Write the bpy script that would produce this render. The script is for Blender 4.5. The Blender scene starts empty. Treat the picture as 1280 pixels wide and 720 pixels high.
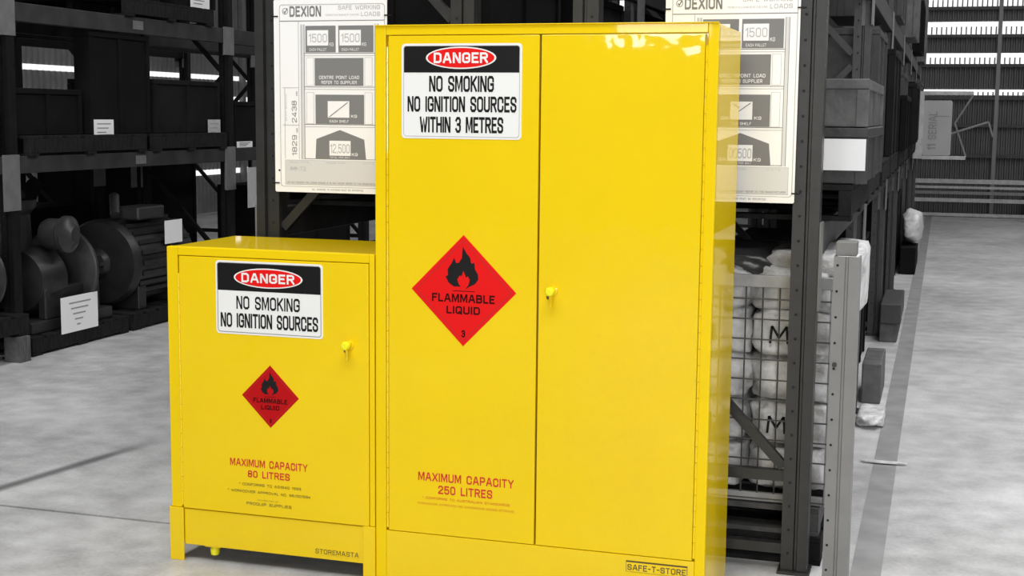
import bpy, bmesh, math, random
from mathutils import Vector, Matrix
random.seed(7)
C = bpy.context.scene.collection
S = bpy.context.scene
PI = math.pi
# ------------------------------------------------------------------ camera
cd = bpy.data.cameras.new('camera'); cam = bpy.data.objects.new('camera', cd); C.objects.link(cam)
cd.sensor_fit = 'HORIZONTAL'; cd.sensor_width = 36; cd.lens = 1742.567/1280*36
cd.clip_start = .05; cd.clip_end = 200
r = Vector((0.95541, 0.29511, 0.00987)); u = Vector((-0.0456, 0.11444, 0.99238)); b = -Vector((-0.29173, 0.94859, -0.1228))
cam.matrix_world = Matrix(((r.x, u.x, b.x, 1.7241), (r.y, u.y, b.y, -4.1154), (r.z, u.z, b.z, 1.53), (0, 0, 0, 1)))
S.camera = cam
# ------------------------------------------------------------------ world, light, exposure
w = bpy.data.worlds.new('world'); S.world = w; w.use_nodes = True
w.node_tree.nodes['Background'].inputs[0].default_value = (1, 1, 1, 1)
w.node_tree.nodes['Background'].inputs[1].default_value = .12
def area(name, loc, target, sx, sy, power):
    l = bpy.data.lights.new(name, 'AREA'); l.shape = 'RECTANGLE'; l.size = sx; l.size_y = sy; l.energy = power
    o = bpy.data.objects.new(name, l); C.objects.link(o); o.location = loc
    o.rotation_euler = (Vector(target)-Vector(loc)).to_track_quat('-Z', 'Y').to_euler(); return o
area('open_roller_door_daylight', (4.6, -13.5, 3.0), (1, 0, .8), 4, 4, 430)
area('added_side_fill', (6.9, .5, 2.2), (1, .3, 1.0), 3, 3.5, 110)  # unseen fill lamp added to brighten the tall cabinet's right side
area('high_window_daylight', (-1.8, -13.9, 3.02), (.5, 0, 1.6), 1.2, .9, 75)
area('skylight_over_front', (.6, -4.2, 7.6), (.6, -4.1, 0), 5, 3, 330)
area('skylight_over_left_aisle', (-2.3, 1.5, 7.6), (-2.3, 1.6, 0), 1.4, 6, 190)
area('skylight_over_right_aisle', (3.6, 6, 7.6), (3.6, 6.1, 0), 2.5, 18, 620)
S.view_settings.view_transform = 'Standard'; S.view_settings.look = 'None'
S.view_settings.exposure = 0.42; S.view_settings.gamma = 1
S.view_settings.use_curve_mapping = False
# ------------------------------------------------------------------ materials
def mat(name, col, rough=.6, var=.0, scale=6, metal=0, coat=0, bump=0, bscale=40, emit=0, spec=.5, stretch=None):
    m = bpy.data.materials.new(name); m.use_nodes = True; nt = m.node_tree; B = nt.nodes['Principled BSDF']
    if not isinstance(col, tuple): col = (col, col, col)
    B.inputs['Base Color'].default_value = (*col, 1); B.inputs['Roughness'].default_value = rough
    B.inputs['Metallic'].default_value = metal; B.inputs['Specular IOR Level'].default_value = spec
    if coat: B.inputs['Coat Weight'].default_value = coat; B.inputs['Coat Roughness'].default_value = .03
    if emit: B.inputs['Emission Color'].default_value = (*col, 1); B.inputs['Emission Strength'].default_value = emit
    tc = nt.nodes.new('ShaderNodeTexCoord'); mp = nt.nodes.new('ShaderNodeMapping'); nt.links.new(tc.outputs['Object'], mp.inputs[0])
    if stretch: mp.inputs['Scale'].default_value = stretch
    if var:
        n = nt.nodes.new('ShaderNodeTexNoise'); n.inputs['Scale'].default_value = scale; n.inputs['Detail'].default_value = 5
        nt.links.new(mp.outputs[0], n.inputs['Vector'])
        cr = nt.nodes.new('ShaderNodeValToRGB'); cr.color_ramp.elements[0].position = .3; cr.color_ramp.elements[1].position = .7
        cr.color_ramp.elements[0].color = (*[c*(1-var) for c in col], 1); cr.color_ramp.elements[1].color = (*[min(1, c*(1+var)) for c in col], 1)
        nt.links.new(n.outputs[0], cr.inputs[0]); nt.links.new(cr.outputs[0], B.inputs['Base Color'])
    if bump:
        n2 = nt.nodes.new('ShaderNodeTexNoise'); n2.inputs['Scale'].default_value = bscale; n2.inputs['Detail'].default_value = 3
        nt.links.new(mp.outputs[0], n2.inputs['Vector']); bp = nt.nodes.new('ShaderNodeBump'); bp.inputs['Strength'].default_value = bump
        bp.inputs['Distance'].default_value = .02; nt.links.new(n2.outputs[0], bp.inputs['Height']); nt.links.new(bp.outputs[0], B.inputs['Normal'])
        if coat: nt.links.new(bp.outputs[0], B.inputs['Coat Normal'])
    return m
YEL = (.88, .615, .0008)
M_yel = mat('yellow_enamel', YEL, .5, .02, 3, coat=.8, spec=.1)
M_yelf = mat('yellow_enamel_frame', YEL, .5, .02, 3, coat=.22, spec=.1)
M_yeld = mat('yellow_enamel_door_sheet', YEL, .5, .02, 3, coat=.5, bump=.15, bscale=4.2, spec=.1)
M_knob = mat('yellow_plastic', (.93, .86, .01), .3)
M_red = mat('red_vinyl', (.80, .010, .010), .35, spec=.12)
M_redd = mat('dull_red_vinyl', (.48, .006, .008), .4, spec=.1)
M_redt = mat('red_print', (.62, .03, .004), .5)
M_redb = mat('dark_red_outline', (.5, .006, .008), .5)
M_orange = mat('faint_red_print', (.6, .16, .004), .5)
M_white = mat('white_sticker', (.86, .86, .83), .4)
M_black = mat('black_print', .012, .45, spec=.15)
M_blacks = mat('black_sticker', .01, .35, spec=.15)
M_dprint = mat('dark_red_black_print', (.035, .003, .003), .5, spec=.1)
M_brown = mat('brown_print', (.10, .06, .01), .5)
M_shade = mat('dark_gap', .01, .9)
M_board = mat('white_board', .92, .4, spec=.15)
M_bgrey = mat('board_grey_print', .22, .5, spec=.15)
M_blg = mat('board_light_grey_print', .5, .5)
M_bpanel = mat('board_pale_panel', .68, .5)
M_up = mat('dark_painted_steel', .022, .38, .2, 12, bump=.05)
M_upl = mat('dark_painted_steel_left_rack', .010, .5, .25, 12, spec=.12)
M_beam = mat('grey_beam_paint', .04, .45, .25, 7, spec=.12)
M_brk = mat('grey_bracket_paint', .15, .45, .15, 14)
M_guard = mat('mid_grey_guard_paint', .20, .45, .08, 9, bump=.04)
M_hole = mat('bolt_hole_black', .006, .8)
M_zinc = mat('zinc_wire', .11, .35, metal=.5)
M_zincl = mat('pale_zinc_rail', .34, .4, .2, 12)
M_wood = mat('dark_weathered_timber', .014, .8, .45, 10, bump=.3, stretch=(1, 6, 1), spec=.12)
M_woodm = mat('grey_weathered_timber', .085, .8, .4, 10, bump=.3, stretch=(1, 6, 1))
M_dark = mat('dark_painted_crate', .005, .75, .35, 5, spec=.12)
M_dark2 = mat('charcoal_crate', .009, .7, .35, 5, spec=.12)
M_steelbox = mat('worn_grey_steel', .08, .5, .45, 9, bump=.1)
M_steeldk = mat('dark_worn_steel', .022, .5, .4, 9, bump=.1)
M_paper = mat('white_paper', .85, .6)
M_paperg = mat('grey_paper', .45, .6, .1, 20)
M_ink = mat('grey_ink', .3, .6)
M_sack = mat('white_woven_sack', .60, .5, .2, 14, bump=.9, bscale=17)
M_plastic = mat('black_plastic_sheet', .05, .3, .3, 8, bump=.6, bscale=9)
M_mach = mat('grimy_cast_iron', .016, .42, .4, 7, bump=.15, bscale=12)
M_mach2 = mat('pale_grimy_cast_iron', .034, .38, .35, 8, bump=.15, bscale=12)
M_wall = mat('grey_corrugated_steel', .085, .6, .2, 2)
M_wstrip = mat('translucent_daylight_sheet', .8, .5, emit=.72)
M_walll = mat('pale_grey_corrugated_steel', .2, .6, .3, 2)
M_wallg = mat('wall_rail_grey', .2, .6, .1, 2)
M_ceil = mat('ceiling_grey_sheet', .12, .8, .1, 2)
M_sign = mat('aisle_sign_grey', .3, .5, .06, 4)
M_line = mat('grey_floor_paint', .25, .55, .2, 6)
def floor_mat():
    m = bpy.data.materials.new('sealed_concrete'); m.use_nodes = True; nt = m.node_tree; N = nt.nodes; L = nt.links
    B = N['Principled BSDF']; B.inputs['Roughness'].default_value = .42; B.inputs['Specular IOR Level'].default_value = .4
    tc = N.new('ShaderNodeTexCoord')
    n1 = N.new('ShaderNodeTexNoise'); n1.inputs['Scale'].default_value = .9; n1.inputs['Detail'].default_value = 6
    n2 = N.new('ShaderNodeTexNoise'); n2.inputs['Scale'].default_value = 7; n2.inputs['Detail'].default_value = 8
    n3 = N.new('ShaderNodeTexNoise'); n3.inputs['Scale'].default_value = 60; n3.inputs['Detail'].default_value = 4
    for n in (n1, n2, n3): L.new(tc.outputs['Object'], n.inputs['Vector'])
    a = N.new('ShaderNodeMath'); a.operation = 'MULTIPLY_ADD'; a.inputs[1].default_value = .5; L.new(n1.outputs[0], a.inputs[0])
    c = N.new('ShaderNodeMath'); c.operation = 'MULTIPLY'; c.inputs[1].default_value = .35; L.new(n2.outputs[0], c.inputs[0]); L.new(c.outputs[0], a.inputs[2])
    d = N.new('ShaderNodeMath'); d.operation = 'MULTIPLY_ADD'; d.inputs[1].default_value = .15; L.new(n3.outputs[0], d.inputs[0]); L.new(a.outputs[0], d.inputs[2])
    cr = N.new('ShaderNodeValToRGB'); L.new(d.outputs[0], cr.inputs[0])
    e = cr.color_ramp.elements; e[0].position = .36; e[0].color = (.29, .29, .29, 1); e[1].position = .64; e[1].color = (.66, .66, .66, 1)
    # one tyre scuff, from (-2.05,.2) to (-1.76,1.4)
    sx = N.new('ShaderNodeSeparateXYZ'); L.new(tc.outputs['Object'], sx.inputs[0])
    k = N.new('ShaderNodeMath'); k.operation = 'MULTIPLY_ADD'; k.inputs[1].default_value = -.161; k.inputs[2].default_value = 1.985
    L.new(sx.outputs['Y'], k.inputs[0])
    k2 = N.new('ShaderNodeMath'); k2.operation = 'ADD'; L.new(k.outputs[0], k2.inputs[0]); L.new(sx.outputs['X'], k2.inputs[1])
    k3 = N.new('ShaderNodeMath'); k3.operation = 'ABSOLUTE'; L.new(k2.outputs[0], k3.inputs[0])
    mr = N.new('ShaderNodeMapRange'); mr.inputs[1].default_value = .012; mr.inputs[2].default_value = .05; mr.inputs[3].default_value = .75; mr.inputs[4].default_value = 0
    L.new(k3.outputs[0], mr.inputs[0])
    my = N.new('ShaderNodeMapRange'); my.inputs[1].default_value = 1.2; my.inputs[2].default_value = 1.5; my.inputs[3].default_value = 1; my.inputs[4].default_value = 0
    L.new(sx.outputs['Y'], my.inputs[0])
    mm = N.new('ShaderNodeMath'); mm.operation = 'MULTIPLY'; L.new(mr.outputs[0], mm.inputs[0]); L.new(my.outputs[0], mm.inputs[1])
    mx = N.new('ShaderNodeMix'); mx.data_type = 'RGBA'; L.new(mm.outputs[0], mx.inputs[0]); L.new(cr.outputs[0], mx.inputs[6]); mx.inputs[7].default_value = (.07, .07, .07, 1)
    L.new(mx.outputs[2], B.inputs['Base Color'])
    bp = N.new('ShaderNodeBump'); bp.inputs['Strength'].default_value = .08; bp.inputs['Distance'].default_value = .01; L.new(n2.outputs[0], bp.inputs['Height']); L.new(bp.outputs[0], B.inputs['Normal'])
    return m
M_floor = floor_mat()
# ------------------------------------------------------------------ mesh helpers
class MB:
    def __init__(s): s.b = bmesh.new()
    def box(s, x0, x1, y0, y1, z0, z1, bev=0):
        r = bmesh.ops.create_cube(s.b, size=1); vs = r['verts']
        for v in vs: v.co = Vector(((x0+x1)/2+v.co.x*(x1-x0), (y0+y1)/2+v.co.y*(y1-y0), (z0+z1)/2+v.co.z*(z1-z0)))
        if bev:
            es = list({e for v in vs for e in v.link_edges}); bmesh.ops.bevel(s.b, geom=es, offset=bev, segments=2, affect='EDGES', profile=.5)
        return s
    def cyl(s, p0, p1, r0, r1=None, n=12):
        p0 = Vector(p0); p1 = Vector(p1); d = p1-p0; L = d.length
        if r1 is None: r1 = r0
        m = Matrix.Translation((p0+p1)/2) @ d.to_track_quat('Z', 'Y').to_matrix().to_4x4()
        bmesh.ops.create_cone(s.b, cap_ends=True, segments=n, radius1=r0, radius2=r1, depth=L, matrix=m); return s
    def bar(s, p0, p1, wd, th):   # rectangular bar between two points, wd across y, th in plane
        p0 = Vector(p0); p1 = Vector(p1); d = (p1-p0); a = d.normalized(); up = Vector((0, 1, 0)) if abs(a.y) < .9 else Vector((1, 0, 0))
        c = a.cross(up).normalized(); e = c.cross(a).normalized()
        vs = [s.b.verts.new(p + c*i*th/2 + e*j*wd/2) for p in (p0, p1) for i, j in ((-1, -1), (1, -1), (1, 1), (-1, 1))]
        for f in ((0, 1, 2, 3), (7, 6, 5, 4), (0, 4, 5, 1), (1, 5, 6, 2), (2, 6, 7, 3), (3, 7, 4, 0)): s.b.faces.new([vs[i] for i in f])
        bmesh.ops.recalc_face_normals(s.b, faces=s.b.faces[:]); return s
    def lathe(s, prof, c, axis='Y', n=32):   # prof [(t, r)] along axis from point c
        c = Vector(c); rings = []
        for t, r_ in prof:
            ring = []
            for k in range(n):
                a = 2*PI*k/n
                v = {'Y': Vector((r_*math.cos(a), t, r_*math.sin(a))), 'X': Vector((t, r_*math.cos(a), r_*math.sin(a))), 'Z': Vector((r_*math.cos(a), r_*math.sin(a), t))}[axis]
                ring.append(s.b.verts.new(c+v))
            rings.append(ring)
        for a_, b_ in zip(rings, rings[1:]):
            for k in range(n): s.b.faces.new((a_[k], a_[(k+1) % n], b_[(k+1) % n], b_[k]))
        s.b.faces.new(rings[0][::-1]); s.b.faces.new(rings[-1])
        bmesh.ops.recalc_face_normals(s.b, faces=s.b.faces[:]); return s
    def prism(s, pts, y0, y1):   # polygon in xz, extruded in y
        a = [s.b.verts.new((x, y0, z)) for x, z in pts]; b_ = [s.b.verts.new((x, y1, z)) for x, z in pts]; n = len(pts)
        s.b.faces.new(a); s.b.faces.new(b_[::-1])
        for k in range(n): s.b.faces.new((a[k], b_[k], b_[(k+1) % n], a[(k+1) % n]))
        bmesh.ops.recalc_face_normals(s.b, faces=s.b.faces[:]); return s
    def ring(s, pts_out, pts_in, y0, y1):
        n = len(pts_out); V = [[s.b.verts.new((x, y, z)) for x, z in P] for P in (pts_out, pts_in) for y in (y0, y1)]
        of, ob, inf, ib = V
        for k in range(n):
            j = (k+1) % n
            for q in ((of[k], of[j], inf[j], inf[k]), (ob[k], ib[k], ib[j], ob[j]), (of[k], ob[k], ob[j], of[j]), (inf[k], inf[j], ib[j], ib[k])): s.b.faces.new(q)
        bmesh.ops.recalc_face_normals(s.b, faces=s.b.faces[:]); return s
    def blob(s, c, sx, sy, sz, p=.55, noise=.08, seed=0, sub=3):
        rr = random.Random(seed); ph = [rr.uniform(0, 6) for _ in range(6)]
        r_ = bmesh.ops.create_icosphere(s.b, subdivisions=sub, radius=1)
        for v in r_['verts']:
            q = v.co.copy(); f = lambda t: math.copysign(abs(t)**p, t)
            k = 1+noise*(math.sin(4*q.x+ph[0])*math.sin(5*q.z+ph[1])+math.sin(7*q.y+ph[2])*.6+.5*math.sin(11*q.z+ph[3]+3*q.x)+.35*math.sin(17*q.x+ph[4])*math.sin(15*q.z+ph[5]))
            v.co = Vector((c[0]+f(q.x)*sx*k, c[1]+f(q.y)*sy*k, c[2]+f(q.z)*sz*k))
        for f_ in s.b.faces: f_.smooth = True
        return s
    def build(s, name, m, parent=None, smooth=False, kind=None, label=None):
        me = bpy.data.meshes.new(name)
        if smooth:
            for f in s.b.faces: f.smooth = True
        loc = parent_origin(parent)
        if loc.length: bmesh.ops.translate(s.b, verts=s.b.verts[:], vec=-loc)
        s.b.to_mesh(me); s.b.free(); me.materials.append(m)
        if smooth:
            try: me.set_sharp_from_angle(angle=math.radians(40))
            except Exception: pass
        o = bpy.data.objects.new(name, me); C.objects.link(o); o.parent = parent
        if kind: o['kind'] = kind
        if label: o['label'] = label
        return o
def parent_origin(p):
    v = Vector((0, 0, 0))
    while p is not None: v += p.location; p = p.parent
    return v
def thing(name, label, cat, loc=(0, 0, 0), group=None):
    o = bpy.data.objects.new(name, None); C.objects.link(o); o.location = loc; o.empty_display_size = .1
    o['label'] = label; o['category'] = cat
    if group: o['group'] = group
    return o
def tag(o, label, cat, group=None):
    o['label'] = label; o['category'] = cat
    if group: o['group'] = group
    return o
def link_same(o, name, parent, off=(0, 0, 0)):   # copy sharing mesh
    c = o.copy(); c.name = name; C.objects.link(c); c.parent = parent; c.location = Vector(o.location)+Vector(off); return c
GL = {
'A': (.9, ['0,0 .36,1 .54,1 .9,0', '.14,.32 .76,.32']), 'B': (.8, ['0,0 0,1', '0,1 .6,1 .76,.88 .76,.64 .6,.53 0,.53', '.6,.53 .8,.4 .8,.13 .62,0 0,0']),
'C': (.8, ['.8,.7 .8,.86 .62,1 .18,1 0,.86 0,.14 .18,0 .62,0 .8,.14 .8,.3']), 'D': (.8, ['0,0 0,1 .58,1 .8,.84 .8,.16 .58,0 0,0']),
'E': (.68, ['.68,1 0,1 0,0 .68,0', '0,.52 .56,.52']), 'F': (.66, ['.66,1 0,1 0,0', '0,.52 .54,.52']),
'G': (.82, ['.82,.72 .82,.86 .64,1 .18,1 0,.86 0,.14 .18,0 .64,0 .82,.14 .82,.46 .48,.46']), 'H': (.8, ['0,0 0,1', '.8,0 .8,1', '0,.52 .8,.52']),
'I': (0, ['0,0 0,1']), 'J': (.6, ['.6,1 .6,.16 .44,0 .16,0 0,.16']), 'K': (.8, ['0,0 0,1', '.78,1 .04,.42', '.26,.6 .8,0']), 'L': (.62, ['0,1 0,0 .62,0']),
'M': (1.02, ['0,0 0,1 .12,1 .51,.1 .9,1 1.02,1 1.02,0']), 'N': (.82, ['0,0 0,1 .1,1 .72,0 .82,0 .82,1']),
'O': (.82, ['.2,0 0,.14 0,.86 .2,1 .62,1 .82,.86 .82,.14 .62,0 .2,0']), 'P': (.78, ['0,0 0,1', '0,1 .6,1 .78,.87 .78,.58 .6,.45 0,.45']),
'Q': (.82, ['.2,0 0,.14 0,.86 .2,1 .62,1 .82,.86 .82,.14 .62,0 .2,0', '.5,.25 .86,-.06']), 'R': (.8, ['0,0 0,1', '0,1 .6,1 .78,.87 .78,.62 .6,.5 0,.5', '.42,.5 .8,0']),
'S': (.78, ['.78,.74 .78,.87 .6,1 .18,1 0,.87 0,.66 .16,.55 .62,.46 .78,.34 .78,.13 .6,0 .18,0 0,.13 0,.27']), 'T': (.76, ['0,1 .76,1', '.38,1 .38,0']),
'U': (.8, ['0,1 0,.14 .18,0 .62,0 .8,.14 .8,1']), 'V': (.86, ['0,1 .4,0 .46,0 .86,1']), 'W': (1.2, ['0,1 .28,0 .34,0 .6,.95 .86,0 .92,0 1.2,1']),
'X': (.84, ['0,0 .84,1', '0,1 .84,0']), 'Y': (.84, ['0,1 .42,.46 .84,1', '.42,.46 .42,0']), 'Z': (.76, ['0,1 .76,1 0,0 .76,0']),
'0': (.74, ['.18,0 0,.14 0,.86 .18,1 .56,1 .74,.86 .74,.14 .56,0 .18,0']), '1': (.3, ['0,.8 .3,1 .3,0']), '2': (.74, ['0,.78 0,.87 .18,1 .56,1 .74,.87 .74,.64 0,.12 0,0 .74,0']),
'3': (.74, ['0,.84 .18,1 .56,1 .72,.87 .72,.64 .56,.53 .28,.53', '.56,.53 .74,.4 .74,.13 .56,0 .18,0 0,.16']), '4': (.78, ['.58,0 .58,1 0,.32 0,.26 .78,.26']),
'5': (.74, ['.7,1 .04,1 .02,.5 .2,.6 .56,.6 .74,.46 .74,.14 .56,0 .18,0 0,.15']), '6': (.74, ['.7,.86 .54,1 .18,1 0,.86 0,.14 .18,0 .56,0 .74,.14 .74,.44 .56,.58 0,.5']),
'7': (.72, ['0,1 .72,1 .26,0']), '8': (.74, ['.18,.53 .02,.66 .02,.87 .18,1 .56,1 .72,.87 .72,.66 .56,.53 .18,.53 0,.4 0,.13 .18,0 .56,0 .74,.13 .74,.4 .56,.53']),
'9': (.74, ['.04,.14 .2,0 .56,0 .74,.14 .74,.86 .56,1 .18,1 0,.86 0,.56 .18,.44 .74,.5']), '.': (0, ['0,0 0,.06']), ',': (.06, ['.06,.06 0,-.12']),
'-': (.4, ['0,.48 .4,.48']), '*': (.3, ['0,.6 .3,.9', '0,.9 .3,.6']), '/': (.5, ['0,0 .5,1']), ' ': (.42, [])}
def txt(s, x0, x1, z0, z1, y, m, parent, name='lettering', bold=.0, rot=0, st=None):
    if st is None: st = .125+bold*2.4
    s = s.upper(); adv = 0; strokes = []; gap = .26+st*.9
    for ch in s:
        wd, ps = GL[ch]
        for p in ps: strokes.append([(float(q.split(',')[0])+adv, float(q.split(',')[1])) for q in p.split()])
        adv += wd+gap
    tot = adv-gap
    LX, LZ = (x1-x0, z1-z0) if not rot else (z1-z0, x1-x0)
    th = st*LZ; sz = LZ-th; hx = th/2*min(1.0, max(.66, (LX/tot)/LZ*1.25)); kx = (LX-2*hx)/max(tot, .01)
    mb = MB(); org = parent_origin(parent)
    def put(px, pz):
        if rot: return (x1-pz, z0+px)
        return (x0+px, z0+pz)
    for si, stn in enumerate(strokes):
        P = [(hx+a*kx, th/2+c*sz) for a, c in stn]; n = len(P); Lf = []; Rt = []
        closed = abs(P[0][0]-P[-1][0])+abs(P[0][1]-P[-1][1]) < 1e-9
        if closed: P = P[:-1]; n -= 1
        # work in a space where the pen is round, pen = (hx, th/2)
        Q = [Vector((a/hx, c/(th/2))) for a, c in P]
        for i in range(n):
            a = Q[i-1] if (i > 0 or closed) else None; c = Q[(i+1) % n] if (i < n-1 or closed) else None
            d1 = (Q[i]-a).normalized() if a is not None else None; d2 = (c-Q[i]).normalized() if c is not None else None
            q = Q[i]
            if d1 is None: q = q-d2; d1 = d2
            elif d2 is None: q = q+d1; d2 = d1
            n1 = Vector((-d1.y, d1.x)); n2 = Vector((-d2.y, d2.x)); mv = (n1+n2)
            mv = mv/max(.35, mv.length_squared/2) if mv.length > .01 else n1
            Lf.append(q+mv); Rt.append(q-mv)
        def vv(q): a, c = put(q.x*hx, q.y*th/2); return mb.b.verts.new((a, y-.00008*(si % 6), c))
        LV = [vv(q) for q in Lf]; RV = [vv(q) for q in Rt]
        for i in range(n if closed else n-1):
            j = (i+1) % n; mb.b.faces.new((LV[i], RV[i], RV[j], LV[j]))
    return mb.build(name, m, parent)
def ell(cx, cz, a, c, n=40): return [(cx+a*math.cos(2*PI*k/n), cz+c*math.sin(2*PI*k/n)) for k in range(n)]
def rrect(x0, x1, z0, z1, r_, n=5):
    P = []
    for cx, cz, a0 in ((x1-r_, z1-r_, 0), (x0+r_, z1-r_, PI/2), (x0+r_, z0+r_, PI), (x1-r_, z0+r_, 1.5*PI)):
        for k in range(n+1): a = a0+PI/2*k/n; P.append((cx+r_*math.cos(a), cz+r_*math.sin(a)))
    return P
def struct(o): o['kind'] = 'structure'; return o
# ------------------------------------------------------------------ the hall
XL, XR, YF, YB, H = -9.0, 7.0, -14.5, 19.8, 8.0
fl = struct(MB().box(XL, XR, YF, YB, -.3, -.0125).build('floor', M_shade))
JY = .362
MB().box(XL, XR, YF, JY-.010, -.012, 0).build('slab', M_floor, fl)
MB().box(XL, XR, JY+.010, YB, -.012, 0).build('slab', M_floor, fl)
MB().box(1.485, 1.585, JY+.02, YB-.4, .0, .0012).build('painted_line', M_line, fl)
struct(MB().box(XL-.2, XR+.2, YF, YB+.2, H, H+.1).build('ceiling', M_ceil))
def corrug(u0, u1, z0, z1, pitch, dep, axis, pos, name, m, parent, dirn):
    mb = MB(); n = int((u1-u0)/pitch); V = []
    for i in range(n+1):
        uu = u0+i*pitch
        for du, dd in ((0, 0), (.35*pitch, 0), (.5*pitch, dep), (.85*pitch, dep)):
            x = uu+du
            if x > u1: continue
            q = [(x, pos+dirn*dd) if axis == 'x' else (pos+dirn*dd, x)][0]
            V.append((mb.b.verts.new((*q, z0)), mb.b.verts.new((*q, z1))))
    for a, c in zip(V, V[1:]): mb.b.faces.new((a[0], c[0], c[1], a[1]))
    return mb.build(name, m, parent, kind=None)
# far wall: dark corrugated sheets with translucent bands between
wb = struct(MB().box(XL, XR, YB+.1, YB+.2, 0, H).build('wall_back', M_wall))
strips = [(1.93, 2.02), (2.43, 2.60), (2.90, 3.10), (3.34, 3.52), (3.9, 4.1), (4.5, 4.7), (5.2, 5.4)]
z = 0
for a, c in strips+[(H, H)]:
    if a > z: corrug(XL, XR, z, a, .076, .035, 'x', YB+.05, 'cladding_sheet', M_wall, wb, -1)
    if c > a: corrug(XL, XR, a, c, .076, .035, 'x', YB+.05, 'daylight_sheet', M_wstrip, wb, -1)
    z = c
for a, c in strips[:5]:
    mb = MB(); x = -1.0
    while x < 6.5: mb.box(x, x+.022, YB-.02, YB+.0, a, a+(c-a)*.6); x += .076
    mb.build('added_rib_fins', M_wallg, wb, kind='stuff')  # fins added so the glowing sheets show their ribs as dark lines
for zz in (.95, 1.44, 1.88, 2.40, 2.87, 3.31):
    MB().box(XL, XR, YB-.06, YB+.0, zz-.025, zz+.025).build('rail', M_steeldk, wb)
for x in (2.49, 5.6, -.6, -3.6): MB().box(x-.03, x+.03, YB-.12, YB-.061, 0, H).build('column', M_wallg, wb)
wl = struct(MB().box(XL-.2, XL-.1, YF, YB, 0, H).build('wall_left', M_wall))
z = 0
for a, c in [(.58, .66), (1.66, 1.78), (2.03, 2.10), (2.58, 2.68), (3.4, 3.6), (H, H)]:
    if a > z: corrug(YF, YB, z, a, .12, .035, 'y', XL-.05, 'cladding_sheet', M_walll, wl, 1)
    if c > a: corrug(YF, YB, a, c, .12, .035, 'y', XL-.05, 'daylight_sheet', M_wstrip, wl, 1)
    z = c
for y in (10.2, 12.9, 16): MB().box(XL-.01, XL+.06, y-.05, y+.05, 0, H).build('column', M_wallg, wl)
wr = struct(MB().box(XR+.1, XR+.2, YF, YB, 0, H).build('wall_right', M_wall))
# ------------------------------------------------------------------ cabinets
def danger_sign(par, x0, x1, z0, z1, zb, lines, y, oval, rim):
    sg = MB().prism(rrect(x0, x1, z0, z1, .012), y-.0015, y).build('danger_sign', M_white, par, label='white and black danger notice')
    t = .006
    MB().ring(rrect(x0+t, x1-t, z0+t, z1-t, .01), rrect(x0+t+.002, x1-t-.002, z0+t+.002, z1-t-.002, .008), y-.0021, y-.0015).build('border_line', rim, sg)
    P = [p for p in rrect(x0+t+.002, x1-t-.002, zb-.02, z1-t-.002, .008) if p[1] > zb]
    P = P+[(x0+t+.002, zb), (x1-t-.002, zb)]
    MB().prism(P, y-.002, y-.0015).build('black_header', M_blacks, sg)
    cx, cz, a, c = oval
    MB().prism(ell(cx, cz, a, c), y-.0026, y-.002).build('white_oval', M_white, sg)
    MB().prism(ell(cx, cz, a-.006, c-.004), y-.0032, y-.0026).build('red_oval', M_red, sg)
    txt('DANGER', cx-a*.77, cx+a*.77, cz-c*.48, cz+c*.48, y-.0036, M_white, sg, bold=.032)
    for s, a0, a1, b0, b1 in lines: txt(s, a0, a1, b0, b1, y-.0022, M_black, sg, bold=.018)
FL = [(395, 160), (412, 190), (430, 210), (437, 240), (452, 235), (455, 265), (470, 290), (472, 315), (455, 338), (425, 352), (408, 365), (425, 340), (430, 318), (420, 300), (412, 308), (398, 275), (390, 300), (378, 300), (368, 318), (375, 340), (385, 352), (350, 352), (325, 335), (310, 305), (322, 300), (320, 270), (340, 240), (352, 215), (362, 240), (375, 238), (390, 215)]
def diamond(par, cx, cz, hx, hz, y, m, mb):
    d = lambda k: [(cx, cz-hz*k), (cx+hx*k, cz), (cx, cz+hz*k), (cx-hx*k, cz)]
    g = MB().prism(d(1), y-.0015, y).build('flammable_diamond', m, par, label='red diamond flammable liquid placard')
    MB().ring(d(.915), d(.895), y-.002, y-.0015).build('border_line', mb, g)
    k = hx/260
    MB().prism([(cx+(x-398)*k, cz+(372-y_)*k*.985) for x, y_ in FL], y-.0021, y-.0015).build('flame_symbol', M_black, g)
    MB().box(cx-.2*hx, cx+.22*hx, y-.0021, y-.0015, cz-.01*hz, cz+.0*hz).build('base_rule', M_dprint, g)
    txt('FLAMMABLE', cx-.60*hx, cx+.60*hx, cz-.21*hz, cz-.06*hz, y-.0021, M_dprint, g, bold=.03)
    txt('LIQUID', cx-.32*hx, cx+.32*hx, cz-.42*hz, cz-.28*hz, y-.0021, M_dprint, g, bold=.03)
    txt('3', cx-.03*hx, cx+.04*hx, cz-.84*hz, cz-.71*hz, y-.0021, M_dprint, g, bold=.03)
    return g
def handle(par, x, z, y):
    h = MB().lathe([(0, .016), (-.004, .016), (-.005, .012), (-.012, .009), (-.026, .008)], (x, y, z), 'Y', 20).build('handle', M_yel, par, smooth=True)
    MB().lathe([(-.022, .008), (-.026, .0135), (-.038, .0145), (-.043, .011), (-.044, .004)], (x, y, z), 'Y', 20).build('knob', M_knob, h, smooth=True)
    MB().box(x-.007, x+.002, y-.02, y-.013, z-.052, z-.002, .002).build('lever', M_yel, h)
    MB().lathe([(0, .007), (-.004, .007), (-.0045, .005)], (x-.012, y, z-.022), 'Y', 16).build('keyhole', M_brown, h)
def hinge(par, x, y, z0, z1):
    mb = MB(); n = int((z1-z0)/.05)
    for k in range(n): mb.cyl((x, y, z0+k*.05+.0008), (x, y, z0+k*.05+.0492), .004, n=8)
    mb.build('piano_hinge', M_yel, par, smooth=True, kind='stuff')
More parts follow.
